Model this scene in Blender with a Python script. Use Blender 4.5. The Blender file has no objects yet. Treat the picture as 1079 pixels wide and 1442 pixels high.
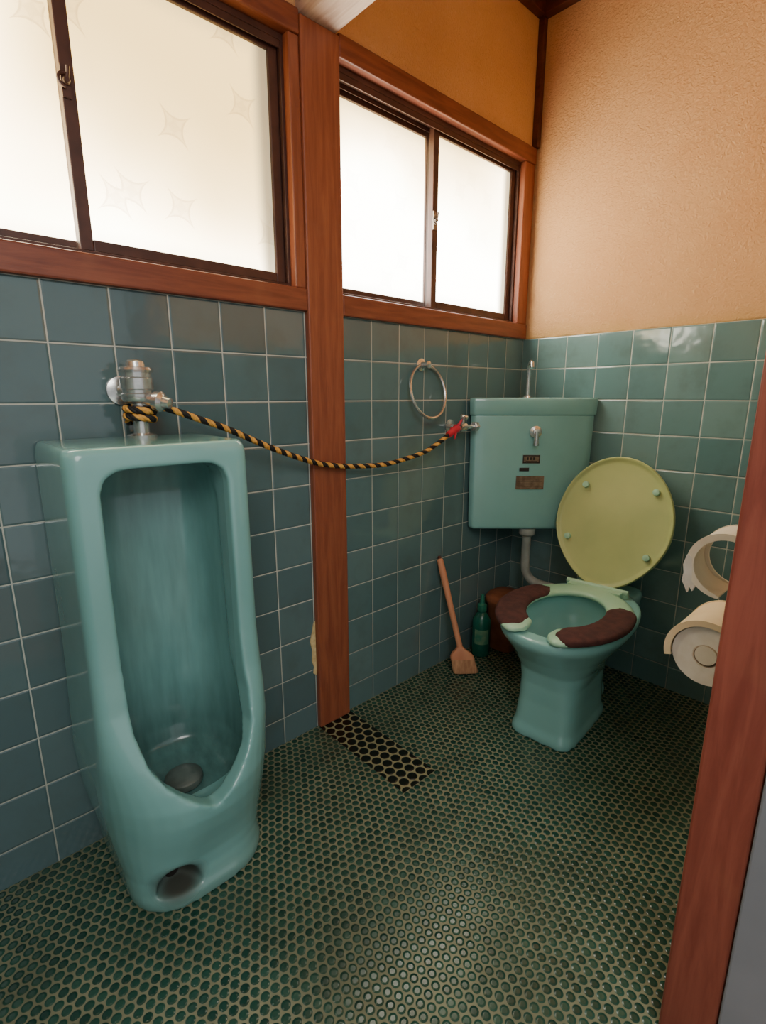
import bpy, bmesh, math, random
from mathutils import Vector, Matrix
random.seed(4)
PI=math.pi
COL=bpy.context.scene.collection
def lin(c):
    c=c/255.0
    return c/12.92 if c<=0.04045 else ((c+0.055)/1.055)**2.4
def rgb(r,g,b): return (lin(r),lin(g),lin(b),1)

# ------------------------------------------------------------------ node helper
class G:
    def __init__(s,name):
        s.mat=bpy.data.materials.new(name); s.mat.use_nodes=True
        s.nt=s.mat.node_tree; s.b=s.nt.nodes['Principled BSDF']
    def n(s,t): return s.nt.nodes.new(t)
    def set(s,sock,v):
        if isinstance(v,bpy.types.NodeSocket): s.nt.links.new(v,sock)
        else: sock.default_value=v
    def m(s,op,a,b=None,c=None):
        n=s.n('ShaderNodeMath'); n.operation=op
        s.set(n.inputs[0],a)
        if b is not None: s.set(n.inputs[1],b)
        if c is not None: s.set(n.inputs[2],c)
        return n.outputs[0]
    def mr(s,v,a,b,c=0.0,d=1.0,smooth=True):
        n=s.n('ShaderNodeMapRange'); n.interpolation_type='SMOOTHSTEP' if smooth else 'LINEAR'
        s.set(n.inputs[0],v); s.set(n.inputs[1],a); s.set(n.inputs[2],b); s.set(n.inputs[3],c); s.set(n.inputs[4],d)
        return n.outputs[0]
    def mix(s,f,a,b):
        n=s.n('ShaderNodeMix'); n.data_type='RGBA'
        s.set(n.inputs[0],f); s.set(n.inputs[6],a); s.set(n.inputs[7],b)
        return n.outputs[2]
    def pos(s):
        g=s.n('ShaderNodeNewGeometry'); x=s.n('ShaderNodeSeparateXYZ')
        s.nt.links.new(g.outputs['Position'],x.inputs[0])
        return g.outputs['Position'],x.outputs[0],x.outputs[1],x.outputs[2]
    def comb(s,x,y,z=0.0):
        n=s.n('ShaderNodeCombineXYZ'); s.set(n.inputs[0],x); s.set(n.inputs[1],y); s.set(n.inputs[2],z); return n.outputs[0]
    def noise(s,vec,scale,detail=3,rough=.5,dist=0.0):
        n=s.n('ShaderNodeTexNoise'); s.set(n.inputs['Vector'],vec); n.inputs['Scale'].default_value=scale
        n.inputs['Detail'].default_value=detail; n.inputs['Roughness'].default_value=rough; n.inputs['Distortion'].default_value=dist
        return n.outputs[0]
    def white(s,vec):
        n=s.n('ShaderNodeTexWhiteNoise'); n.noise_dimensions='3D'; s.set(n.inputs['Vector'],vec); return n.outputs[0]
    def scale(s,vec,v):
        n=s.n('ShaderNodeVectorMath'); n.operation='MULTIPLY'; s.set(n.inputs[0],vec); n.inputs[1].default_value=v; return n.outputs[0]
    def bump(s,h,strength=.5,dist=.01):
        n=s.n('ShaderNodeBump'); n.inputs['Strength'].default_value=strength; n.inputs['Distance'].default_value=dist
        s.set(n.inputs['Height'],h); s.nt.links.new(n.outputs[0],s.b.inputs['Normal'])
    def out(s,**k):
        for key,v in k.items(): s.set(s.b.inputs[key.replace('_',' ')],v)
        return s.mat

def simple(name,c1,c2=None,rough=.4,metal=0.0,sc=20,bump=0.0,coat=0.0,bs=80,stretch=(1,1,1)):
    g=G(name); P,x,y,z=g.pos()
    tc=g.n('ShaderNodeTexCoord').outputs['Object']
    v=g.scale(tc,stretch)
    nz=g.noise(v,sc,4)
    c2=c2 or tuple([c*0.85 for c in c1[:3]]+[1])
    g.out(Base_Color=g.mix(g.mr(nz,.3,.7),c1,c2),Roughness=rough,Metallic=metal,Coat_Weight=coat,Coat_Roughness=.08)
    if bump: g.bump(g.noise(v,bs,3),bump,.002)
    return g.mat

def urinal_mat():
    g=G('turquoise_ceramic_urinal'); P,x,y,z=g.pos()
    n1=g.noise(P,4,4); st=g.noise(g.scale(P,(8,14,2.2)),3,3,.5)
    c=g.mix(g.mr(n1,.3,.7),rgb(128,180,176),rgb(116,168,164))
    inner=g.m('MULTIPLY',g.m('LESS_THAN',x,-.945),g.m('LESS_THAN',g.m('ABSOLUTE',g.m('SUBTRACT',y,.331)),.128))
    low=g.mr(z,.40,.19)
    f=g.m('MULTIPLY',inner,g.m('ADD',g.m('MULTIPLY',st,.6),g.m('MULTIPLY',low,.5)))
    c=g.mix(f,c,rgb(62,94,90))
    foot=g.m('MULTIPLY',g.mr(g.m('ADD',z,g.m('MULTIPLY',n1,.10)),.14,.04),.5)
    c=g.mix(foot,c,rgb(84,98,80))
    dx=g.m('ADD',x,.905); dy=g.m('SUBTRACT',y,.268); dz=g.m('SUBTRACT',z,.055)
    d=g.m('SQRT',g.m('ADD',g.m('ADD',g.m('MULTIPLY',dx,dx),g.m('MULTIPLY',dy,dy)),g.m('MULTIPLY',dz,dz)))
    niche_dark=g.m('MULTIPLY',g.mr(d,.065,.03),.9)  # darker, duller brown colour around the recess in the foot
    c=g.mix(niche_dark,c,rgb(52,42,30))
    g.out(Base_Color=c,Roughness=g.mr(niche_dark,0,.9,.2,.8,False),Coat_Weight=g.mr(niche_dark,0,.6,.35,0.0,False),Coat_Roughness=.08)
    g.bump(g.noise(P,9,2),.12,.004)
    return g.mat

def tile_mat(name,axis,p0,pp,z0,pz,ca,cb,grout):
    g=G(name); P,x,y,z=g.pos()
    p={'x':x,'y':y}[axis]
    a=g.m('DIVIDE',g.m('SUBTRACT',p,p0),pp); b=g.m('DIVIDE',g.m('SUBTRACT',z,z0),pz)
    fa=g.m('FRACT',a); fb=g.m('FRACT',b)
    ea=g.m('MULTIPLY',g.m('MINIMUM',fa,g.m('SUBTRACT',1.0,fa)),pp)
    eb=g.m('MULTIPLY',g.m('MINIMUM',fb,g.m('SUBTRACT',1.0,fb)),pz)
    e=g.m('MINIMUM',ea,eb)
    mask=g.mr(e,.0009,.0017)
    cid=g.comb(g.m('FLOOR',a),g.m('FLOOR',b),3.0)
    w=g.white(cid)
    cloud=g.noise(P,9,4,.6)
    c=g.mix(w,ca,cb)
    c=g.mix(g.m('MULTIPLY',g.mr(cloud,.45,.75),.35),c,rgb(78,90,84))
    gr=g.mix(g.noise(P,30,3),grout,tuple([q*.8 for q in grout[:3]]+[1]))
    low=g.m('MULTIPLY',g.mr(z,.45,.0),.4)
    gr=g.mix(low,gr,rgb(92,96,84))
    g.out(Base_Color=g.mix(mask,gr,c),Roughness=g.mr(mask,0,1,.8,.10,False),Specular_IOR_Level=g.mr(mask,0,1,.3,.75,False))
    tilt=g.m('ADD',g.m('MULTIPLY',g.m('SUBTRACT',w,.5),g.m('MULTIPLY',fa,1.5)),g.m('MULTIPLY',g.m('SUBTRACT',g.white(g.comb(g.m('FLOOR',b),g.m('FLOOR',a),8.0)),.5),g.m('MULTIPLY',fb,1.5)))
    h=g.m('ADD',g.mr(e,.0006,.005),g.m('MULTIPLY',g.noise(P,14,2),1.2))
    h=g.m('ADD',h,tilt)
    g.bump(h,.6,.0018)
    return g.mat

def plaster_mat(name,ca,cb,sc=95,speck=None,stain=.45):
    g=G(name); P,x,y,z=g.pos()
    n1=g.noise(P,sc,4,.55,1.2); n2=g.noise(P,3.0,3)
    c=g.mix(g.mr(n2,.3,.7),ca,cb)
    c=g.mix(g.m('MULTIPLY',g.mr(n1,.5,.75),.2),c,speck or rgb(240,210,168))
    if stain:
        s_=g.m('MULTIPLY',g.mr(g.m('ADD',z,g.m('MULTIPLY',g.noise(P,7,3),.06)),1.29,1.225),stain)
        c=g.mix(s_,c,rgb(190,158,84))
        ed=g.m('MULTIPLY',g.mr(g.m('ADD',z,g.m('MULTIPLY',g.noise(P,24,3),.016)),1.2225,1.2165),.6)
        c=g.mix(ed,c,rgb(120,92,50))
    g.out(Base_Color=c,Roughness=.85)
    g.bump(n1,.9,.006)
    return g.mat

def wood_mat(name,ca,cb,axis='z',rough=.42,sc=10):
    g=G(name); P,x,y,z=g.pos()
    st={'z':(6,6,.5),'y':(6,.5,6),'x':(.5,6,6)}[axis]
    v=g.scale(P,st)
    n1=g.noise(v,sc,6,.6,.6); n2=g.noise(v,sc*5,3); n3=g.noise(P,8,3)
    c=g.mix(g.mr(n1,.3,.7),ca,cb)
    c=g.mix(g.m('MULTIPLY',g.mr(n2,.5,.8),.15),c,tuple([q*.6 for q in cb[:3]]+[1]))
    c=g.mix(g.m('MULTIPLY',g.mr(n3,.55,.8),.25),c,rgb(172,116,80))
    g.out(Base_Color=c,Roughness=rough)
    g.bump(n2,.15,.002)
    return g.mat

def floor_mat():
    g=G('penny_tile'); P,x,y,z=g.pos()
    nx=g.m('MULTIPLY',g.m('SUBTRACT',g.noise(g.comb(x,y,1.0),5,2),.5),.014)
    ny=g.m('MULTIPLY',g.m('SUBTRACT',g.noise(g.comb(x,y,7.0),5,2),.5),.014)
    xx=g.m('ADD',x,nx); yy=g.m('ADD',y,ny)
    def lattice(a,xo,yo,rad,wx,wy):
        s3=math.sqrt(3)
        X=g.m('DIVIDE',g.m('SUBTRACT',wx,xo),a*s3); Y=g.m('DIVIDE',g.m('SUBTRACT',wy,yo),a)
        def cell(o):
            cx=g.m('ADD',X,o); cy=g.m('ADD',Y,o)
            dx=g.m('MULTIPLY',g.m('SUBTRACT',g.m('FRACT',cx),.5),a*s3)
            dy=g.m('MULTIPLY',g.m('SUBTRACT',g.m('FRACT',cy),.5),a)
            d=g.m('SQRT',g.m('ADD',g.m('MULTIPLY',dx,dx),g.m('MULTIPLY',dy,dy)))
            return d,g.white(g.comb(g.m('FLOOR',cx),g.m('FLOOR',cy),o+2.0))
        d1,w1=cell(0.0); d2,w2=cell(.5)
        first=g.m('LESS_THAN',d1,d2)
        d=g.m('MINIMUM',d1,d2)
        w=g.m('ADD',g.m('MULTIPLY',w1,first),g.m('MULTIPLY',w2,g.m('SUBTRACT',1.0,first)))
        return g.mr(d,rad+.0006,rad-.0006),g.mr(d,rad+.0005,rad-.004),w
    m1,h1,w1=lattice(.0196,0,0,.0082,xx,yy)
    m2,h2,w2=lattice(.0315,-1.172,.813,.0138,x,y)
    inx=g.m('MULTIPLY',g.m('LESS_THAN',x,-.79),g.m('MULTIPLY',g.m('GREATER_THAN',y,.800),g.m('LESS_THAN',y,.922)))
    def sel(a,b): return g.m('ADD',g.m('MULTIPLY',a,g.m('SUBTRACT',1.0,inx)),g.m('MULTIPLY',b,inx))
    m=sel(m1,m2); h=sel(h1,h2); w=sel(w1,w2)
    dirt=g.noise(g.comb(x,y,0.0),4,5,.6)
    c=g.mix(w,rgb(22,60,50),rgb(44,84,70))
    c=g.mix(g.m('MULTIPLY',g.mr(dirt,.45,.7),.4),c,rgb(44,56,42))
    c=g.mix(inx,c,rgb(12,20,15))
    gr=g.mix(g.mr(dirt,.3,.7),rgb(136,138,110),rgb(98,102,78))
    gr=g.mix(g.m('MULTIPLY',inx,.7),gr,rgb(150,148,110))
    g.out(Base_Color=g.mix(m,gr,c),Roughness=g.mr(m,0,1,.65,.22,False))
    g.bump(h,.6,.0018)
    return g.mat

def pane_mat(name,strength,base,cream,y1,z0,z1,ya,yb,minf,stars):
    g=G(name); P,x,y,z=g.pos()
    v=g.n('ShaderNodeTexVoronoi'); v.inputs['Scale'].default_value=6.5; v.voronoi_dimensions='2D'
    cc=g.comb(y,z,0.0); g.set(v.inputs['Vector'],cc)
    vm=g.n('ShaderNodeVectorMath'); vm.operation='SUBTRACT'; g.set(vm.inputs[0],cc); g.set(vm.inputs[1],v.outputs['Position'])
    sp=g.n('ShaderNodeSeparateXYZ'); g.nt.links.new(vm.outputs[0],sp.inputs[0])
    ax=sp.outputs[0]; ay=sp.outputs[1]
    def star(px,py):
        return g.m('ADD',g.m('SQRT',g.m('ABSOLUTE',px)),g.m('SQRT',g.m('ABSOLUTE',py)))
    u=g.m('ADD',g.m('MULTIPLY',ax,.8),g.m('MULTIPLY',ay,.6)); w=g.m('SUBTRACT',g.m('MULTIPLY',ay,.8),g.m('MULTIPLY',ax,.6))
    u2=g.m('MULTIPLY',g.m('ADD',u,w),.7071); w2=g.m('MULTIPLY',g.m('SUBTRACT',w,u),.7071)
    s1=star(u,w); s2=star(u2,w2)
    mk=g.m('MAXIMUM',g.m('SUBTRACT',g.mr(s1,.235,.225),g.m('MULTIPLY',g.mr(s1,.215,.19),.55)),g.m('MULTIPLY',g.mr(s2,.175,.16),.7))
    big=g.noise(cc,2.2,2,.4)
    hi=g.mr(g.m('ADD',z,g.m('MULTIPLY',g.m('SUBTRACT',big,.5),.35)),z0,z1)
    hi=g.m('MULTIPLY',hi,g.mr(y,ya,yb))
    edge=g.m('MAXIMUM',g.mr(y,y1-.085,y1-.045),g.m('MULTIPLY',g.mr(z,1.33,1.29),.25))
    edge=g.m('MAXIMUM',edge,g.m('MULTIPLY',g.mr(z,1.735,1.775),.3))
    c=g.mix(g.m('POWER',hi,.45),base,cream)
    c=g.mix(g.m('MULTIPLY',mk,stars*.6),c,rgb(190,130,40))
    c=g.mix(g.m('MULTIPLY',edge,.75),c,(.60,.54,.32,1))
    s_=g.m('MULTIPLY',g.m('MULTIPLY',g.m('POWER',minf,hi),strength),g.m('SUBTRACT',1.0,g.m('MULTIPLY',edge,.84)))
    s_=g.m('MULTIPLY',s_,g.m('SUBTRACT',1.0,g.m('MULTIPLY',mk,stars)))
    g.out(Base_Color=rgb(235,225,195),Roughness=.35,Emission_Color=c,Emission_Strength=s_)
    return g.mat

M={}
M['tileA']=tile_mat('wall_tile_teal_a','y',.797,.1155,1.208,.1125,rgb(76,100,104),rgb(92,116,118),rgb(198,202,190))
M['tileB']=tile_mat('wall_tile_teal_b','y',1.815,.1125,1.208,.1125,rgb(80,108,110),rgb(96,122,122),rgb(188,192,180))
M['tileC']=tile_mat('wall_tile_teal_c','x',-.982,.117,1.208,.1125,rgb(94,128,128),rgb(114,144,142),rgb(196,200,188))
M['plaster']=plaster_mat('orange_sand_plaster',rgb(222,172,118),rgb(213,159,104),125)
M['plaster2']=plaster_mat('orange_sand_plaster_b',rgb(228,180,126),rgb(216,166,112),130,stain=0)
M['greywall']=simple('grey_painted_surface',rgb(130,134,140),rgb(118,122,128),.6,0,4)
M['woodz']=wood_mat('red_brown_wood',rgb(150,86,58),rgb(126,66,46),'z')
M['woody']=wood_mat('red_brown_wood_h',rgb(138,76,52),rgb(112,56,40),'y')
M['woodpost']=wood_mat('door_post_wood',rgb(142,76,60),rgb(120,58,46),'z',.4)
M['woodpale']=wood_mat('pale_beam_wood',rgb(206,182,166),rgb(180,150,132),'x',.6)
M['wooddark']=wood_mat('dark_ceiling_wood',rgb(96,46,34),rgb(70,32,24),'x')
M['ceil']=wood_mat('ceiling_board',rgb(156,128,104),rgb(132,104,82),'y',.6)
M['floor']=floor_mat()
M['hallfloor']=wood_mat('hall_floor_board',rgb(150,104,66),rgb(120,80,48),'y')
M['sash']=simple('bronze_aluminium',rgb(84,54,46),rgb(68,44,38),.45,.15)
M['lock']=simple('dull_lock_metal',rgb(150,138,124),rgb(110,96,84),.45,.6)
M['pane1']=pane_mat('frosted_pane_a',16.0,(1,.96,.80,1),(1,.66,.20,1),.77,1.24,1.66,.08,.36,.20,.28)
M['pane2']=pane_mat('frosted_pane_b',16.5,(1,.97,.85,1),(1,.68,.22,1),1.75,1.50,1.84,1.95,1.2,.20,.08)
M['ceramic']=simple('turquoise_ceramic',rgb(140,194,190),rgb(130,184,180),.18,0,3,coat=.4)
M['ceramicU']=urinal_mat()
M['lidgreen']=simple('yellow_green_plastic',rgb(190,198,132),rgb(174,186,124),.38,0,5)
M['seatgreen']=simple('pale_green_plastic',rgb(172,214,184),rgb(160,204,174),.3,0,5)
M['cloth']=simple('maroon_knit',rgb(84,48,44),rgb(66,38,36),.95,0,40,.4,0,320)
M['chrome']=simple('worn_chrome',rgb(222,224,222),rgb(186,188,184),.24,.85,30)
M['pipe']=simple('grey_pvc',rgb(170,176,170),rgb(140,148,142),.4)
M['yellow']=simple('rope_yellow',rgb(226,172,84),rgb(196,140,58),.7,0,90)
M['black']=simple('rope_black',rgb(30,28,26),rgb(16,15,14),.7,0,90)
M['red']=simple('red_tape',rgb(220,44,70),rgb(190,30,54),.4)
M['brushwood']=simple('brush_handle_wood',rgb(216,152,114),rgb(194,126,90),.55,0,12,0,0,80,(1,1,.2))
M['bristle']=simple('tan_bristle',rgb(200,152,112),rgb(166,118,84),.85,0,30,.4,0,200,(4,4,.5))
M['bottle']=simple('green_bottle_plastic',rgb(28,106,88),rgb(20,88,72),.25)
M['bottlecap']=simple('dark_green_cap',rgb(44,126,102),rgb(32,102,82),.3)
M['label']=simple('bottle_label',rgb(56,130,104),rgb(120,156,120),.5,0,40)
M['bin']=simple('rust_brown_plastic',rgb(150,92,60),rgb(128,74,48),.6)
M['cream']=simple('cream_plastic',rgb(236,212,172),rgb(228,200,156),.4)
M['white']=simple('white_plastic',rgb(238,228,208),rgb(226,214,192),.4)
M['paper']=simple('toilet_paper',rgb(244,238,226),rgb(232,224,208),.95,0,40,.4,0,200)
M['paperend']=simple('paper_roll_end',rgb(246,238,224),rgb(236,226,208),.95,0,40)
M['core']=simple('cardboard_core',rgb(206,184,156),None,.9)
M['plate']=simple('brown_metal_plate',rgb(150,128,104),rgb(112,92,74),.4,.4,50)
M['plated']=simple('plate_print',rgb(44,36,32),None,.5)
M['drain']=simple('grey_drain',rgb(112,122,116),rgb(86,96,90),.45,.3,20)
M['water']=simple('bowl_water',rgb(70,120,112),None,.03)
M['darkhole']=simple('dark_trap',rgb(24,18,14),None,.9)  # near-black colour for the disc inside the foot recess
M['mortar']=simple('pale_mortar',rgb(220,198,146),rgb(196,170,118),.9,0,60,.5)

# ------------------------------------------------------------------ mesh builder
class MB:
    def __init__(s): s.v=[]; s.f=[]; s.mi=[]
    def face(s,idx,m=0): s.f.append(tuple(idx)); s.mi.append(m)
    def box(s,a,b,m=0):
        k=len(s.v); x0,y0,z0=a; x1,y1,z1=b
        s.v+= [(x0,y0,z0),(x1,y0,z0),(x1,y1,z0),(x0,y1,z0),(x0,y0,z1),(x1,y0,z1),(x1,y1,z1),(x0,y1,z1)]
        for q in [(0,3,2,1),(4,5,6,7),(0,1,5,4),(1,2,6,5),(2,3,7,6),(3,0,4,7)]: s.face([k+i for i in q],m)
        return s
    def loft(s,rings,m=0,cap=True,closed=False):
        k=len(s.v); n=len(rings[0])
        for r in rings: s.v+=[tuple(p) for p in r]
        R=len(rings)
        for i in range(R if closed else R-1):
            j=(i+1)%R
            for t in range(n):
                u=(t+1)%n
                s.face((k+i*n+t,k+i*n+u,k+j*n+u,k+j*n+t),m)
        if cap and not closed:
            s.face([k+t for t in range(n)][::-1],m); s.face([k+(R-1)*n+t for t in range(n)],m)
        return s
    def tube(s,pts,r,seg=12,m=0,closed=False):
        pts=[Vector(p) for p in pts]; n=len(pts)
        rad=r if isinstance(r,(list,tuple)) else [r]*n
        rings=[]; prev=None
        for i,p in enumerate(pts):
            if closed: t=(pts[(i+1)%n]-pts[i-1])
            else: t=(pts[min(i+1,n-1)]-pts[max(i-1,0)])
            t.normalize()
            if prev is None:
                a=Vector((0,0,1)) if abs(t.z)<.9 else Vector((1,0,0))
                nrm=(a-t*a.dot(t)).normalized()
            else:
                nrm=(prev-t*prev.dot(t))
                nrm=nrm.normalized() if nrm.length>1e-6 else prev
            prev=nrm; bi=t.cross(nrm)
            rings.append([p+(nrm*math.cos(2*PI*q/seg)+bi*math.sin(2*PI*q/seg))*rad[i] for q in range(seg)])
        return s.loft(rings,m,True,closed)
    def lathe(s,prof,o,axis=(0,0,1),seg=32,m=0):
        o=Vector(o); ax=Vector(axis).normalized()
        a=Vector((1,0,0)) if abs(ax.x)<.9 else Vector((0,1,0))
        u=(a-ax*a.dot(ax)).normalized(); w=ax.cross(u)
        rings=[[o+ax*h+(u*math.cos(2*PI*q/seg)+w*math.sin(2*PI*q/seg))*max(r,.0002) for q in range(seg)] for r,h in prof]
        return s.loft(rings,m)
    def build(s,name,mats,parent=None,origin=None,bevel=0,seg=2,smooth=True,ang=35,label=None):
        if origin is None:
            xs=[p[0] for p in s.v]; ys=[p[1] for p in s.v]; zs=[p[2] for p in s.v]
            origin=((min(xs)+max(xs))/2,(min(ys)+max(ys))/2,min(zs))
        me=bpy.data.meshes.new(name)
        me.from_pydata([(p[0]-origin[0],p[1]-origin[1],p[2]-origin[2]) for p in s.v],[],s.f)
        for mm in mats: me.materials.append(M[mm])
        for p,i in zip(me.polygons,s.mi): p.material_index=i
        bm=bmesh.new(); bm.from_mesh(me); bmesh.ops.recalc_face_normals(bm,faces=bm.faces); bm.to_mesh(me); bm.free()
        if smooth:
            me.shade_smooth()
            me.set_sharp_from_angle(angle=math.radians(ang))
        ob=bpy.data.objects.new(name,me); ob.location=origin; COL.objects.link(ob)
        if bevel:
            b=ob.modifiers.new('bevel','BEVEL'); b.width=bevel; b.segments=seg; b.limit_method='ANGLE'; b.angle_limit=math.radians(35)
        if parent: attach(ob,parent)
        if label: ob['label']=label
        return ob
def attach(ob,p):
    ob.parent=p; ob.matrix_parent_inverse=Matrix.Translation(-Vector(p.location))
def empty(name,loc,label=None,cat=None,kind=None,group=None):
    e=bpy.data.objects.new(name,None); e.location=loc; e.empty_display_size=.05; COL.objects.link(e)
    if label: e['label']=label
    if cat: e['category']=cat
    if kind: e['kind']=kind
    if group: e['group']=group
    return e
def tag(o,label,cat=None,kind=None):
    o['label']=label
    if cat: o['category']=cat
    if kind: o['kind']=kind
    return o
def sculpt(name,solids,cutters,mat,parent,voxel=.005,it=8,origin=None):
    tmp=[]
    base=solids[0].build('t0',[mat],origin=(0,0,0),smooth=False); tmp.append(base)
    for i,sld in enumerate(solids[1:]):
        o=sld.build('tu%d'%i,[mat],origin=(0,0,0),smooth=False); tmp.append(o)
        b=base.modifiers.new('u','BOOLEAN'); b.operation='UNION'; b.object=o; b.solver='EXACT'
    for i,c in enumerate(cutters):
        o=c.build('tc%d'%i,[mat],origin=(0,0,0),smooth=False); tmp.append(o)
        b=base.modifiers.new('d','BOOLEAN'); b.operation='DIFFERENCE'; b.object=o; b.solver='EXACT'
    r=base.modifiers.new('r','REMESH'); r.mode='VOXEL'; r.voxel_size=voxel; r.use_smooth_shade=True
    sm=base.modifiers.new('s','SMOOTH'); sm.factor=.5; sm.iterations=it
    bpy.context.view_layer.update()
    dg=bpy.context.evaluated_depsgraph_get()
    me=bpy.data.meshes.new_from_object(base.evaluated_get(dg))
    me.name=name
    org=Vector(origin)
    me.transform(Matrix.Translation(-org))
    me.materials.clear(); me.materials.append(M[mat])
    me.shade_smooth()
    for o in tmp:
        d=o.data; bpy.data.objects.remove(o); bpy.data.meshes.remove(d)
    ob=bpy.data.objects.new(name,me); ob.location=org; COL.objects.link(ob)
    if parent: attach(ob,parent)
    return ob
def ell(cx,cy,z,a,b,ex=2.0,n=48):
    out=[]
    for i in range(n):
        t=2*PI*i/n; c=math.cos(t); s_=math.sin(t)
        out.append((cx+a*math.copysign(abs(c)**(2/ex),c),cy+b*math.copysign(abs(s_)**(2/ex),s_),z))
    return out

WX=-1.165; YB=1.815; TH=1.208; CH=2.29
# ------------------------------------------------------------------ room shell
w=MB()
w.box((WX-.1,-.45,0),(WX,.80,TH),0); w.box((WX-.1,.915,0),(WX,YB,TH),1)
w.box((WX-.1,-.45,1.857),(WX,YB,CH),2); w.box((WX-.1,-.45,TH),(WX,-.17,1.857),2)
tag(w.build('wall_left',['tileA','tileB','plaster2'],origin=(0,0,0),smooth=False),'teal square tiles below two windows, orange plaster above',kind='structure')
w=MB(); w.box((WX-.1,YB,0),(-.085,YB+.1,TH),0); w.box((WX-.1,YB+.003,TH),(-.085,YB+.1,CH),1)
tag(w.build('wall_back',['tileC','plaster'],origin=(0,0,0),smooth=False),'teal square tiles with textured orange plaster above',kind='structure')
w=MB(); w.box((-.14,.80,0),(-.087,YB,TH),0); w.box((-.138,.80,TH),(-.087,YB,CH),1); w.box((-.087,.80,0),(-.084,2.4,CH),2)
w.box((-.14,-.45,1.95),(-.087,.80,CH),1)
tag(w.build('wall_right',['tileB','plaster','greywall'],origin=(0,0,0),smooth=False),'tiled and plastered wall beside the doorway',kind='structure')
w=MB(); w.box((WX-.1,-.55,0),(-.085,-.45,TH),0); w.box((WX-.1,-.55,TH),(-.085,-.45,CH),1)
tag(w.build('wall_front',['tileC','plaster'],origin=(0,0,0),smooth=False),'tiled and plastered end wall',kind='structure')
w=MB(); w.box((WX-.1,-.55,-.05),(-.085,YB+.1,0))
tag(w.build('floor',['floor'],origin=(0,0,0),smooth=False),'dark green round mosaic tile floor with olive grout',kind='structure')
w=MB(); w.box((-.085,-.75,-.05),(1.3,2.4,-.001))
tag(w.build('floor_hall',['hallfloor'],origin=(0,0,0),smooth=False),'brown board floor of the hallway',kind='structure')
w=MB(); w.box((WX-.1,-.55,CH),(-.08,YB+.1,CH+.05))
tag(w.build('ceiling',['ceil'],origin=(0,0,0),smooth=False),'brown board ceiling',kind='structure')
def trim(name,a,b,mat,label,bev=.004):
    o=MB().box(a,b).build(name,[mat],bevel=bev,smooth=False); return tag(o,label,kind='structure')
trim('trim_1',(WX-.1,.80,0),(WX+.016,.915,1.848),'woodz','red-brown wooden wall post between the windows')
trim('trim_2',(WX,1.795,1.857),(WX+.022,YB+.003,2.245),'wooddark','dark wooden corner strip',.002)
trim('trim_3',(WX,YB-.03,2.245),(-.14,YB+.003,CH),'wooddark','dark ceiling trim',.002)
trim('trim_4',(WX,-.45,2.245),(WX+.03,YB-.03,CH),'wooddark','dark ceiling trim',.002)
trim('trim_5',(-.157,.75,0),(-.084,.80,1.95),'woodpost','worn red-brown wooden door post')
trim('trim_6',(WX-.1,.80,1.848),(-.14,.915,1.97),'woodpale','pale wooden beam crossing the room',.018)
mp=MB(); pr=[(.799,.175),(.788,.185),(.791,.205),(.784,.225),(.786,.262),(.780,.290),(.788,.318),(.794,.345),(.799,.350)]
mp.loft([[(WX,a,b) for a,b in pr],[(WX+.003,a,b) for a,b in pr]])
tag(mp.build('trim_7',['mortar'],smooth=False),'patch of exposed pale mortar beside the post',kind='structure')
tag(MB().box((-.083,.745,.004),(-.030,1.55,1.93)).build('door_1',['greywall'],bevel=.003,smooth=False),'plain grey sliding door leaf beside the post',kind='structure')

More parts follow.
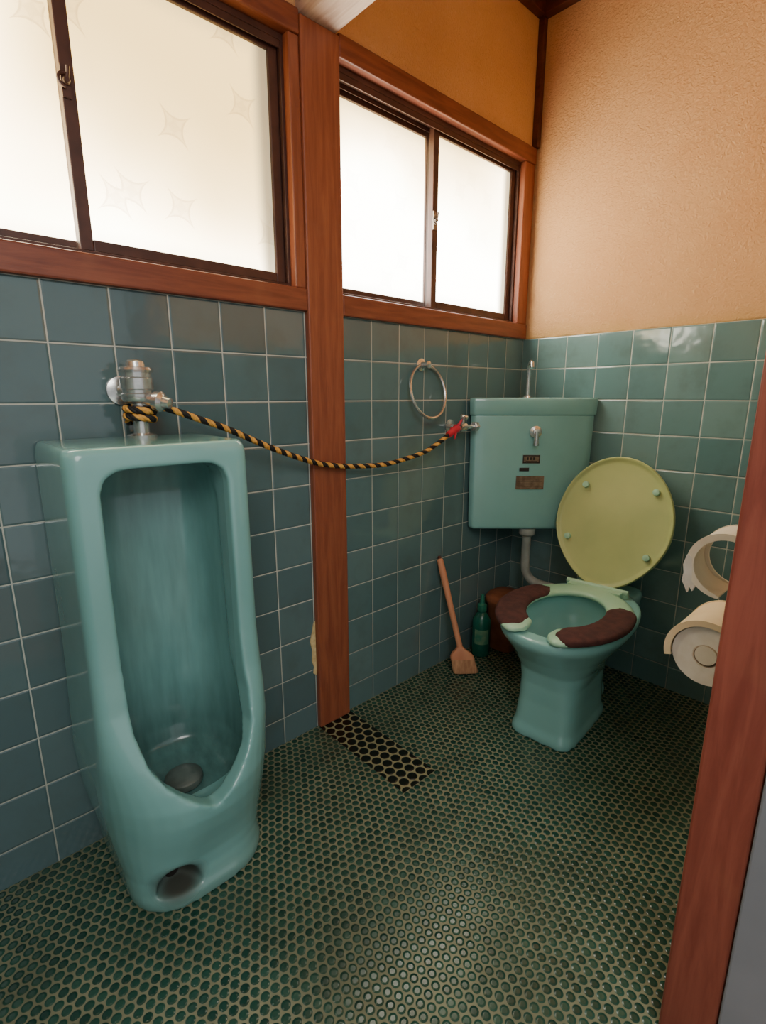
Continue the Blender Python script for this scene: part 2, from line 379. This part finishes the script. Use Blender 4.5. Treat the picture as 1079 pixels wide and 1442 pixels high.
# ------------------------------------------------------------------ windows
def window(n,y0,y1,jl,jr,ym,pm,label,lockmat):
    z0=1.262; z1=1.805
    W=empty('window_%d'%n,(WX-.05,(y0+y1)/2,1.208),label,None,'structure')
    xo=WX-.099; xi=WX+.014
    MB().box((xo,jl,TH),(xi,jr,z0)).build('window_sill',['woody'],W,bevel=.004,smooth=False)
    MB().box((xo,jl,z1),(xi,jr,1.857)).build('window_header',['woody'],W,bevel=.004,smooth=False)
    if y0-jl>.005: MB().box((xo,jl,z0),(xi-.004,y0,z1)).build('window_jamb',['woodz'],W,bevel=.003,smooth=False)
    if jr-y1>.005: MB().box((xo,y1,z0),(xi-.004,jr,z1)).build('window_jamb',['woodz'],W,bevel=.003,smooth=False)
    f=MB(); x0=WX-.09; x1=WX-.012
    f.box((x0,y0,z0),(x1,y1,z0+.010)); f.box((x0,y0,z1-.014),(x1,y1,z1))
    f.box((x0,y0,z0+.010),(x1,y0+.008,z1-.014)); f.box((x0,y1-.008,z0+.010),(x1,y1,z1-.014))
    f.box((WX-.05,y0+.008,z0+.010),(WX-.048,y1-.008,z0+.018)); f.box((WX-.05,y0+.008,z1-.026),(WX-.048,y1-.008,z1-.014))
    f.box((WX-.016,y0+.008,z1-.030),(WX-.013,y1-.008,z1-.014))
    f.build('window_frame',['sash'],W,bevel=.001,smooth=False)
    def sash(ya,yb,xc):
        s=MB(); a=xc-.010; b=xc+.010; zb=z0+.012; zt=z1-.016; st=.024
        s.box((a,ya,zb),(b,ya+st,zt)); s.box((a,yb-st,zb),(b,yb,zt))
        s.box((a,ya+st,zb),(b,yb-st,zb+.022)); s.box((a,ya+st,zt-.020),(b,yb-st,zt))
        s.build('window_sash',['sash'],W,bevel=.002,smooth=False)
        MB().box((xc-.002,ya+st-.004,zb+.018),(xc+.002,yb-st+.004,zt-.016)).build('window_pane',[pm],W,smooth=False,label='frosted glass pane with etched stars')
    sash(y0+.009,ym+.014,WX-.068)
    sash(ym-.014,y1-.009,WX-.034)
    zl=1.555 if n==1 else 1.53; yl=ym-.006; xl=WX-.024
    k=MB(); k.box((xl,yl-.008,zl-.026),(xl+.004,yl+.006,zl+.026))
    arc=[(xl+.009,yl-.003-.011*math.sin(t),zl+.011*math.cos(t)) for t in [PI*i/10 for i in range(11)]]
    k.tube(arc,.003,8); k.lathe([(.006,0),(.006,.007),(.004,.010)],(xl+.003,yl,zl),(1,0,0),16)
    k.tube([(xl+.009,yl,zl),(xl+.011,yl+.002,zl+.010),(xl+.012,yl+.003,zl+.022)],[.0035,.003,.0035],8)
    k.build('window_lock',[lockmat],W,label='small metal crescent lock')
    return W
window(1,-.14,.77,-.17,.80,.315,'pane1','sliding frosted window with bronze sashes in red-brown wood frame','sash')
window(2,.915,1.75,.915,1.812,1.32,'pane2','smaller sliding frosted window with bronze sashes beside the corner','lock')

# ------------------------------------------------------------------ urinal
yc=.331
U=empty('urinal',(-1.03,yc,0),'tall turquoise ceramic floor-standing urinal against the tiled wall','urinal')
def ring(z,xb,xf,hw,r,n=9):
    pts=[(xb,yc-hw,z)]
    for i in range(n+1):
        t=-PI/2+PI/2*i/n; pts.append((xf-r+r*math.cos(t),yc-hw+r+r*math.sin(t),z))
    for i in range(n+1):
        t=PI/2*i/n; pts.append((xf-r+r*math.cos(t),yc+hw-r+r*math.sin(t),z))
    pts.append((xb,yc+hw,z)); return pts
XB=WX+.003
outer=MB().loft([ring(*q) for q in [
 (0.0,XB,-.868,.141,.10),(.020,XB,-.868,.142,.10),(.034,XB,-.876,.143,.10),(.06,XB,-.880,.145,.102),(.09,XB,-.875,.150,.108),(.13,XB,-.861,.157,.125),
 (.17,XB,-.845,.163,.142),(.21,XB,-.831,.167,.155),(.25,XB,-.825,.169,.155),(.29,XB,-.836,.169,.135),(.34,XB,-.862,.168,.090),
 (.39,XB,-.888,.166,.055),(.44,XB,-.908,.164,.035),(.52,XB,-.918,.162,.028),(.70,XB,-.920,.161,.026),(.89,XB,-.920,.160,.026),
 (.906,XB,-.923,.158,.026),(.915,XB,-.930,.152,.026)]])
cA=MB().loft([[(-1.03,yc-h,z),(-.70,yc-h,z),(-.70,yc+h,z),(-1.03,yc+h,z)] for z,h in
 [(.230,.003),(.236,.012),(.250,.030),(.27,.053),(.30,.080),(.34,.101),(.40,.112),(.60,.113),(.84,.112),(.862,.104),(.874,.085),(.877,.06)]])
cB=MB().loft([ell((xb+xf)/2,yc,z,(xf-xb)/2,h,e) for z,xb,xf,h,e in
 [(.182,-1.06,-.93,.06,2.2),(.188,-1.09,-.905,.085,2.2),(.205,-1.115,-.880,.108,2.3),(.24,-1.128,-.862,.120,2.4),(.30,-1.13,-.864,.122,2.8),
  (.38,-1.13,-.905,.122,3.4),(.46,-1.13,-.935,.121,3.4),(.80,-1.125,-.94,.118,3.4),(.86,-1.11,-.945,.11,3),(.88,-1.09,-.95,.08,2.6)]])
cC=MB().loft([[(-.835+dx,.262+hw*math.cos(a),max(.030,.034+hh*math.sin(a))) for a in [2*PI*q/36 for q in range(36)]] for dx,hw,hh in
 [(-.100,.010,.014),(-.096,.020,.026),(-.084,.030,.038),(-.068,.038,.048),(-.052,.044,.056),(-.034,.050,.062),(-.01,.056,.068),(.06,.064,.074)]])
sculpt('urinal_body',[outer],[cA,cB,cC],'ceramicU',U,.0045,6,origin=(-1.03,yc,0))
MB().lathe([(.001,0),(.038,0),(.040,.006),(.038,.014),(.033,.018),(.010,.021),(.001,.021)],(-.99,yc-.004,.186),seg=28).build('drain_cap',['drain'],U,label='raised round grey drain cap')
MB().lathe([(.012,0),(.015,.004),(.011,.008),(.001,.008)],(-.932,.264,.050),(1,0,.2)).build('trap_plug',['darkhole'],U)
# flush valve
V=empty('flush_valve',(-1.10,.345,.915),'worn chrome flush valve on top of the urinal','flush valve')
vx,vy=-1.10,.350
v=MB()
v.lathe([(.028,.0),(.028,.006),(.015,.010),(.0145,.045),(.018,.046),(.019,.058),(.015,.060),(.016,.068),(.027,.072),(.031,.078),(.031,.086),(.028,.088),(.028,.094),(.031,.096),(.031,.116),(.028,.119),(.028,.128)],(vx,vy,.915),seg=28)
v.tube([(WX+.004,vy-.012,1.008),(-1.10,vy-.002,1.008)],.013,16)
v.lathe([(.030,0),(.029,.007),(.016,.012)],(WX+.001,vy-.012,1.008),(1,0,0))
v.build('valve_body',['chrome'],V)
v=MB(); v.lathe([(.031,0),(.032,.004),(.030,.009),(.018,.012),(.017,.020),(.012,.024),(.001,.025)],(vx,vy,1.043),seg=28)
v.build('valve_cap',['chrome'],V)
v=MB(); v.lathe([(.014,0),(.014,.022),(.019,.024),(.020,.036),(.012,.042),(.010,.056),(.001,.058)],(vx+.012,vy+.008,.992),(.75,.55,-.15))
v.build('valve_knob',['chrome'],V)

# ------------------------------------------------------------------ rope
def smoothpath(P,n=14):
    P=[Vector(p) for p in P]; out=[]
    for i in range(len(P)-1):
        a=P[max(i-1,0)];b=P[i];c=P[i+1];d=P[min(i+2,len(P)-1)]
        for k in range(n):
            t=k/n
            out.append(.5*((2*b)+(c-a)*t+(2*a-5*b+4*c-d)*t*t+(3*b-a-3*c+d)*t**3))
    out.append(P[-1]); return out
loop=[(vx+.025*math.cos(t),vy+.025*math.sin(t),.946+.0014*i) for i,t in enumerate([PI*1.3-PI*2*k/10 for k in range(24)])]
RP=loop+[(-1.085,.40,.972),(-1.08,.46,.950),(-1.085,.53,.924),(-1.10,.65,.872),(-1.125,.78,.826),(-1.128,.86,.808),(-1.13,.93,.800),(-1.12,1.03,.796),(-1.115,1.12,.806),(-1.105,1.20,.824),(-1.10,1.265,.852),(-1.10,1.33,.884),(-1.105,1.36,.892)]
path=smoothpath(RP,16)
def resample(p,step):
    out=[p[0]]; acc=0
    for i in range(1,len(p)):
        seg=p[i]-p[i-1]; L=seg.length
        if L<1e-9: continue
        pos=step-acc
        while pos<=L:
            out.append(p[i-1]+seg*(pos/L)); pos+=step
        acc=(L-(pos-step))
    return out
path=resample(path,.0025)
R=empty('rope',(-1.12,.85,.80),'yellow and black twisted rope hung between urinal valve and tank valve','rope')
rm=MB()
frames=[];prev=Vector((1,0,0))
for i,p in enumerate(path):
    t=(path[min(i+1,len(path)-1)]-path[max(i-1,0)]).normalized()
    nr=(prev-t*prev.dot(t)).normalized(); prev=nr; frames.append((p,nr,t.cross(nr)))
for k in range(4):
    pts=[]
    for i,(p,a,b) in enumerate(frames):
        th=i*.0025/.038*2*PI+k*PI/2
        pts.append(p+(a*math.cos(th)+b*math.sin(th))*.0036)
    rm.tube(pts,.0039,6,m=1 if k==0 or k==1 else 0)
rm.build('rope_strands',['yellow','black'],R,ang=80)
tp=[frames[-i] for i in (26,22,18,14,10,6,2)]
MB().tube([f[0] for f in tp],[.010,.012,.010,.014,.012,.015,.012],10).build('rope_tape',['red'],R,label='red vinyl tape wrapped round the rope end')
t2=MB(); e=frames[-8][0]
t2.tube([e,e+Vector((.012,.004,.018)),e+Vector((.016,.012,.032))],[.006,.005,.003],8)
t2.tube([e,e+Vector((.01,-.012,-.016)),e+Vector((.014,-.02,-.03))],[.006,.004,.002],8)
t2.build('rope_tape_end',['red'],R)

# ------------------------------------------------------------------ stop valve
S=empty('stop_valve',(-1.13,1.38,.89),'small chrome stop valve piped into the cistern','stop valve')
s=MB(); s.lathe([(.024,0),(.024,.004),(.010,.008),(.009,.05)],(WX+.001,1.385,.893),(1,0,0))
s.lathe([(.013,0),(.015,.004),(.015,.028),(.012,.032)],(-1.106,1.369,.893),(0,1,0),16)
s.tube([(-1.106,1.395,.893),(-1.104,1.455,.893)],.007,12)
s.lathe([(.014,0),(.017,.003),(.017,.018),(.012,.022)],(-1.104,1.44,.893),(0,1,0),6)
s.build('valve_pipe',['chrome'],S)
s=MB(); s.lathe([(.006,0),(.006,.016),(.014,.018),(.015,.026),(.010,.030),(.001,.031)],(-1.106,1.385,.905),(.2,0,1),16)
s.build('valve_handle',['chrome'],S)

# ------------------------------------------------------------------ corner cistern
T=empty('toilet_tank',(-1.03,1.68,.51),'turquoise ceramic corner cistern mounted above the toilet','toilet tank')
C0=Vector((WX+.004,YB-.004,0))
def tpoly(k,z,d=0):
    P=[(0,0),(0,-.315),(.012,-.334),(.036,-.338),(.306,-.050),(.314,-.028),(.314,0)]
    return [(C0.x+p[0]*k,C0.y+p[1]*k,z) for p in P]
t=MB().loft([tpoly(.92,.512),tpoly(.955,.520),tpoly(.965,.56),tpoly(.985,.90),tpoly(.985,.932)])
t.build('tank_body',['ceramic'],T,bevel=.012,seg=4,ang=60)
t=MB().loft([tpoly(.995,.928),tpoly(1.006,.933),tpoly(1.014,.979),tpoly(1.008,.990)])
t.build('tank_lid',['ceramic'],T,bevel=.007,seg=4,ang=60)
A=Vector((C0.x+.036,C0.y-.338,0)); B=Vector((C0.x+.306,C0.y-.050,0))
along=(B-A).normalized(); outn=Vector((along.y,-along.x,0))
def facept(f,z,off=0):
    k=.965+(z-.56)/.34*.020
    a=C0+(A-C0)*k; b=C0+(B-C0)*k; p=a+(b-a)*f+outn*off
    return Vector((p.x,p.y,z))
up=Vector((0,0,1))
def plaque(name,f,z,w_,h_,mat,parent,lines):
    m=MB(); p=facept(f,z,.0)
    def quadbox(cx,cz,ww,hh,o0,o1,mi):
        k=len(m.v)
        for o in (o0,o1):
            for sx,sz in((-1,-1),(1,-1),(1,1),(-1,1)):
                m.v.append(tuple(p+along*(cx+sx*ww/2)+up*(cz+sz*hh/2)+outn*o))
        for q in [(0,1,2,3),(4,5,6,7),(0,1,5,4),(1,2,6,5),(2,3,7,6),(3,0,4,7)]: m.face([k+i for i in q],mi)
    quadbox(0,0,w_,h_,-.003,.0035,0)
    for (cx,cz,ww,hh) in lines: quadbox(cx,cz,ww,hh,.0035,.0042,1)
    return m.build(name,[mat,'plated'],parent,smooth=False)
plaque('maker_plate',.53,.775,.060,.030,'plate',T,[(0,.0125,.060,.004),(0,-.0125,.060,.004),(-.0285,0,.003,.022),(.0285,0,.003,.022),(-.013,.002,.006,.010),(-.002,.002,.006,.010),(.009,.002,.006,.010),(0,-.007,.04,.002)])
plaque('small_label',.47,.738,.034,.012,'plated',T,[(0,0,.02,.002)])
plaque('instruction_plate',.53,.690,.100,.048,'plate',T,[(0,.014,.086,.0015),(0,.005,.086,.0012),(-.01,-.004,.060,.0012),(0,-.013,.086,.0012)])
h=MB(); hp=facept(.55,.872)
h.lathe([(.019,0),(.022,.003),(.021,.010),(.012,.014),(.011,.022),(.001,.024)],hp,outn,24)
h.tube([hp+outn*.018,hp+outn*.020+up*(-.022),hp+outn*.018+up*(-.046)],[.009,.008,.011],12)
h.build('flush_lever',['chrome'],T,label='chrome flush lever')
h=MB(); b0=Vector((-1.06,1.70,.989))
h.lathe([(.016,0),(.015,.006),(.008,.010)],b0)
h.tube([b0,b0+up*.07,b0+up*.10,b0+Vector((.006,-.006,.118)),b0+Vector((.018,-.018,.125)),b0+Vector((.030,-.030,.120)),b0+Vector((.035,-.035,.104))],.0075,12)
h.build('tank_spout',['chrome'],T,label='curved chrome hand-rinse spout')
h=MB()
h.lathe([(.030,0),(.030,.022),(.022,.030)],(-1.005,1.665,.512),(0,0,-1))
pth=smoothpath([(-1.005,1.665,.50),(-1.005,1.665,.42),(-1.003,1.665,.355),(-.985,1.668,.318),(-.95,1.675,.302),(-.88,1.685,.298),(-.82,1.69,.297)],8)
h.tube(pth,.0165,14)
h.build('flush_pipe',['pipe'],T,label='grey flush pipe bending to the bowl')

# ------------------------------------------------------------------ toilet
an=math.radians(5); H0=Vector((-.70,1.60,0)); FW=Vector((math.sin(an),-math.cos(an),0)); AX=Vector((math.cos(an),math.sin(an),0))
def TL(u,v_,z): 
    p=H0+AX*u+FW*v_; return (p.x,p.y,z)
TO=empty('toilet',TL(0,.2,0),'turquoise ceramic western toilet with open-front padded seat, lid raised','toilet')
def tr(z,vb,vf,hw,ex,n=48):
    c=(vb+vf)/2; a=(vf-vb)/2; out=[]
    for i in range(n):
        t=2*PI*i/n; cc=math.cos(t); ss=math.sin(t)
        out.append(TL(hw*math.copysign(abs(ss)**(2/ex),ss),c+a*math.copysign(abs(cc)**(2/ex),cc),z))
    return out
sol=MB().loft([tr(*q) for q in [(0,.060,.374,.099,6),(.018,.060,.374,.099,6),(.040,.066,.364,.094,5.5),(.11,.068,.354,.091,5),(.17,.055,.354,.093,4.2),
 (.215,.03,.364,.106,3.2),(.26,-.02,.394,.132,2.6),(.295,-.06,.425,.158,2.3),(.322,-.08,.447,.174,2.3),(.335,-.085,.454,.179,2.3),(.352,-.085,.454,.179,2.3),(.357,-.08,.450,.175,2.3)]])
sh=MB().loft([tr(*q) for q in [(.20,-.15,.05,.09,5),(.24,-.17,.05,.105,5),(.34,-.175,.05,.115,5),(.352,-.17,.05,.11,5)]])
trap=MB().loft([tr(*q) for q in [(0,-.06,.10,.060,3),(.02,-.06,.10,.060,3),(.05,-.055,.10,.050,2.6),(.14,-.07,.10,.050,2.6),(.24,-.09,.10,.06,2.6)]])
cut=MB().loft([tr(*q) for q in [(.150,.13,.25,.03,2),(.185,.11,.29,.055,2.1),(.24,.075,.350,.092,2.2),(.29,.055,.388,.118,2.2),(.325,.045,.405,.128,2.2),(.40,.045,.405,.128,2.2)]])
sculpt('toilet_bowl',[sol,sh,trap],[cut],'ceramic',TO,.005,6,origin=TL(0,.2,0))
MB().loft([tr(.214,.088,.322,.072,2.1),tr(.216,.088,.322,.072,2.1)]).build('bowl_water',['water'],TO,smooth=False)
def arcsweep(t0,t1,z0,z1,wi,wo,n=40,side=1,taper=3.0):
    rings=[]
    for i in range(n+1):
        f=i/n; th=t0+(t1-t0)*f
        co=math.cos(th); si=math.sin(th)*side
        po=Vector((.186*si+0,.238+.240*co)); pi_=Vector((.104*si,.228+.150*co))
        d=(po-pi_); mid=(po+pi_)/2; L=d.length/2; d.normalize()
        e_=min(f,1-f)*n
        endk=math.sqrt(max(0,1-(1-e_/taper)**2)) if e_<taper else 1.0
        endk=max(endk,.25)
        w0=-(L+wi)*endk; w1=(L+wo)*endk; zc=(z0+z1)/2; hz=(z1-z0)/2*max(endk,.6)
        r=[]
        for q in range(16):
            a=2*PI*q/16; cx=math.cos(a); sz=math.sin(a)
            wx=math.copysign(abs(cx)**.6,cx); wz=math.copysign(abs(sz)**.75,sz)
            off=(w0+w1)/2+(w1-w0)/2*wx
            p=mid+d*off
            r.append(TL(p.x,p.y,zc+hz*wz))
        rings.append(r)
    return rings
MB().loft(arcsweep(.24,2*PI-.24,.358,.380,0,0,90)).build('toilet_seat',['seatgreen'],TO,ang=60,label='pale green open-front toilet seat')
MB().loft(arcsweep(.36,2.30,.359,.3855,.000,.003,44,-1,6)).build('seat_cover',['cloth'],TO,ang=80,label='maroon knitted seat pad')
MB().loft(arcsweep(.36,2.15,.359,.3855,.000,.003,44,1,6)).build('seat_cover',['cloth'],TO,ang=80,label='maroon knitted seat pad')
ta=math.radians(15); LU=(-FW)*math.sin(ta)+up*math.cos(ta); LN=FW*math.cos(ta)+up*math.sin(ta)
LB=Vector(TL(0.006,-.020,.364))
def lidring(s_,d,n=56):
    out=[]
    for i in range(n):
        t=2*PI*i/n; u=.187*math.cos(t)*s_; l=.222*math.sin(t)
        if l<0: u*=1-.18*(l/.222)**2
        l=.228+l*s_
        out.append(tuple(LB+AX*u+LU*l+LN*d))
    return out
L=MB().loft([lidring(.02,-.004),lidring(.5,-.004),lidring(.9,-.001),lidring(.945,.002),lidring(.96,.006),lidring(.985,.007),lidring(1.0,.003),lidring(1.0,-.006),lidring(.97,-.013),lidring(.5,-.018),lidring(.02,-.018)])
L.build('toilet_lid',['lidgreen'],TO,ang=60,label='raised yellow-green plastic lid')
for (u,l) in [(-.105,.345),(.118,.345),(-.135,.16),(.125,.135)]:
    MB().lathe([(.010,0),(.011,.004),(.010,.014),(.001,.016)],LB+AX*u+LU*l+LN*(-.004),LN,16).build('lid_bumper',['seatgreen'],TO)
hb=MB()
hb.tube([TL(-.10,-.016,.376),TL(.10,-.016,.376)],.009,14)
for u in(-.085,.085): hb.lathe([(.016,0),(.017,.004),(.016,.022),(.010,.028),(.001,.029)],TL(u,-.022,.350),seg=18)
k=len(hb.v)
for z in(.362,.379):
    for (u,v_) in ((-.085,-.024),(.085,-.024),(.085,.02),(-.085,.02)): hb.v.append(TL(u,v_,z))
for q in [(0,1,2,3),(4,5,6,7),(0,1,5,4),(1,2,6,5),(2,3,7,6),(3,0,4,7)]: hb.face([k+i for i in q])
hb.build('seat_hinge',['seatgreen'],TO,label='pale green seat hinge')

# ------------------------------------------------------------------ towel ring
TR=empty('towel_ring',(-1.14,1.235,1.0),'chrome towel ring hanging on the tiled wall','towel ring')
m=MB(); m.lathe([(.020,0),(.020,.004),(.010,.008),(.008,.026),(.011,.028),(.011,.036),(.001,.038)],(WX+.001,1.235,1.092),(1,0,0),20)
m.build('ring_mount',['chrome'],TR)
rc=Vector((WX+.026,1.247,1.010)); n=48
m=MB().tube([rc+Vector((-.018*math.cos(2*PI*i/n),.080*math.sin(2*PI*i/n),.083*math.cos(2*PI*i/n))) for i in range(n)],.005,10,closed=True)
m.build('ring',['chrome'],TR)

# ------------------------------------------------------------------ brush
BR=empty('scrub_brush',(-1.045,1.37,0),'wooden-handled scrub brush leaning on the tiled wall','brush')
ha=Vector((-1.150,1.335,.430)); hbm=Vector((-1.055,1.366,.062)); dd=(ha-hbm).normalized()
m=MB(); m.tube([hbm,hbm+dd*.05,hbm+dd*.2,hbm+dd*.33,hbm+dd*.375,ha],[.012,.0105,.0105,.0125,.011,.005],14)
m.build('brush_handle',['brushwood'],BR)
m=MB().lathe([(.0065,0),(.0062,.012),(.003,.016)],ha-dd*.008,dd,12); m.build('handle_tip',['wooddark'],BR)
sd=Vector((.64,.77,0)).normalized(); nn=dd.cross(sd).normalized()
def sect(d_,w_,t_):
    c=hbm+dd*d_; out=[]
    for q in range(24):
        cx=math.cos(2*PI*q/24); sx=math.sin(2*PI*q/24)
        p=c+sd*(w_*math.copysign(abs(cx)**.5,cx))+nn*(t_*math.copysign(abs(sx)**.6,sx))
        if p.z<.002: p.z=.002
        out.append(tuple(p))
    return out
m=MB(); m.loft([sect(.045,.012,.010),sect(.036,.018,.012),sect(.024,.034,.013),sect(.010,.043,.013),sect(-.002,.044,.013)])
m.build('brush_head',['brushwood'],BR)
m=MB(); m.loft([sect(-.001,.043,.014),sect(-.015,.044,.0145),sect(-.035,.046,.015),sect(-.050,.046,.015),sect(-.054,.044,.013)])
m.build('brush_bristles',['bristle'],BR)

# ------------------------------------------------------------------ cleaner bottle, bin
BO=empty('cleaner_bottle',(-1.103,1.540,0),'green plastic toilet cleaner bottle standing on the floor','bottle')
bx,by=-1.103,1.540
MB().lathe([(.001,.001),(.033,.001),(.036,.006),(.036,.135),(.034,.150),(.022,.170),(.014,.178),(.014,.19)],(bx,by,0)).build('bottle_body',['bottle'],BO)
MB().lathe([(.017,.182),(.018,.186),(.017,.208),(.010,.214),(.007,.24),(.005,.25),(.001,.251)],(bx,by,0),seg=20).build('bottle_cap',['bottlecap'],BO)
k=MB(); rings=[]
for z in(.055,.115):
    rings.append([(bx+.0366*math.cos(t),by+.0366*math.sin(t),z) for t in [math.radians(-95+90*i/12) for i in range(13)]])
k.v+=rings[0]+rings[1]
for i in range(12): k.face((i,i+1,14+i,13+i))
k.build('bottle_label',['label'],BO)
BI=empty('waste_bin',(-1.075,1.665,0),'small rust-brown plastic bin tucked in the corner','bin')
MB().loft([ell(-1.078,1.665,z,r,r,3.2) for z,r in[(.001,.056),(.004,.058),(.185,.065),(.19,.069),(.20,.069)]]).build('bin_body',['bin'],BI,ang=50)
MB().loft([ell(-1.078,1.665,z,r,r,3.2) for z,r in[(.20,.072),(.216,.072),(.228,.064),(.232,.03)]]).build('bin_lid',['bin'],BI,ang=50)

# ------------------------------------------------------------------ paper holders
def holder(cx,cz,label,upper):
    y0,y1=.90,1.015
    E=empty('paper_holder',(-.145,.96,cz),label,'toilet paper holder',group='stacked toilet paper holders')
    MB().box((-.146,y0-.006,cz-.045),(-.1405,y1+.006,cz+.06)).build('holder_plate',['cream'],E,bevel=.002)
    mt='white' if upper else 'cream'
    a0,a1=(math.radians(20),math.radians(268 if upper else 196))
    ro=.052 if upper else .060; ri=ro-.003
    if upper: y1=.975
    rings=[]
    for i in range(37):
        t=a0+(a1-a0)*i/36; c,s_=math.cos(t),math.sin(t)
        rings.append([(cx+ro*c,y0,cz+ro*s_),(cx+ro*c,y1,cz+ro*s_),(cx+ri*c,y1,cz+ri*s_),(cx+ri*c,y0,cz+ri*s_)])
    MB().loft(rings).build('holder_cover',[mt],E,bevel=.001,label='curved plastic cover')
    for yy in(y0-.004,y1):
        arm=[]
        for i in range(37):
            t=a0+(a1-a0)*i/36; c,s_=math.cos(t),math.sin(t); q=ro+.001; qi=ro-(.007*math.sin(PI*i/36)**.5+.003 if upper else .009)
            arm.append([(cx+q*c,yy,cz+q*s_),(cx+q*c,yy+.004,cz+q*s_),(cx+qi*c,yy+.004,cz+qi*s_),(cx+qi*c,yy,cz+qi*s_)])
        MB().loft(arm).build('holder_arm',[mt],E)
    if not upper: MB().lathe([(.001,0),(.016,0),(.016,.004),(.008,.006),(.008,.105),(.016,.107),(.016,.111),(.001,.111)],(cx,y0+.002,cz),(0,1,0),24).build('holder_rod',['white'],E)
    return E
holder(-.2035,.585,'cream plastic toilet paper holder holding a full roll',False)
UH=holder(-.1955,.740,'white plastic toilet paper holder, empty with torn paper scrap',True)
m=MB()
sc=[(-.2475,.915,.750),(-.2510,.913,.733),(-.2485,.913,.720),(-.2500,.913,.706),(-.2450,.915,.696),(-.242,.918,.686),(-.2395,.918,.698),(-.235,.918,.690),(-.2315,.92,.701),(-.2335,.92,.714),(-.2385,.918,.726),(-.241,.918,.746)]
k=len(m.v); m.v+=[(a,b-.022,c) for a,b,c in sc]+[(a+.001,b-.018,c) for a,b,c in sc]; nn_=len(sc)
m.face(range(nn_)); m.face(range(nn_,2*nn_))
for i in range(nn_): m.face((i,(i+1)%nn_,nn_+(i+1)%nn_,nn_+i))
m.build('paper_scrap',['paper'],UH,smooth=False,label='torn scrap of paper')
RO=empty('toilet_roll',(-.2035,.96,.53),'white toilet paper roll hanging in the lower holder','toilet paper')
prof=[(.019,.0),(.020,-.001),(.050,-.001),(.0515,.002),(.0515,.102),(.050,.104),(.020,.104),(.019,.103)]
o=Vector((-.2035,.905,.583)); seg=40
m=MB(); m.loft([[tuple(o+Vector((r*math.cos(2*PI*q/seg),h_,r*math.sin(2*PI*q/seg)))) for q in range(seg)] for r,h_ in prof],closed=True)
m.build('paper_roll',['paperend'],RO)
m=MB(); m.loft([[tuple(o+Vector((r*math.cos(2*PI*q/seg),h_,r*math.sin(2*PI*q/seg)))) for q in range(seg)] for r,h_ in [(.019,-.0005),(.0175,-.0005),(.0175,.1035),(.019,.1035)]],closed=True)
m.build('cardboard_core',['core'],RO)

# ------------------------------------------------------------------ light + camera
wd=bpy.data.worlds.new('world'); bpy.context.scene.world=wd; wd.use_nodes=True
bg=wd.node_tree.nodes['Background']; bg.inputs[0].default_value=(.95,.97,1,1); bg.inputs[1].default_value=.72
ld=bpy.data.lights.new('hall_fill_light','AREA'); ld.shape='DISK'; ld.size=1.1; ld.energy=25; ld.color=(1,.96,.90)  # fill light added out of view to brighten the room through the doorway
lo=bpy.data.objects.new('hall_fill_light',ld); lo.location=(.85,-.35,2.1); COL.objects.link(lo)
lo.rotation_euler=(Vector((-.8,.9,.5))-lo.location).to_track_quat('-Z','Y').to_euler()
lo['label']='unseen round fill light added in the hallway'; lo['category']='fill light'
cd=bpy.data.cameras.new('camera'); cam=bpy.data.objects.new('camera',cd); COL.objects.link(cam)
cd.sensor_fit='VERTICAL'; cd.sensor_height=36; cd.sensor_width=27; cd.lens=18.0; cd.clip_start=.02
cam.location=(0,0,1); cam.rotation_euler=(math.radians(90-12.9),0,math.radians(47.35))
bpy.context.scene.camera=cam
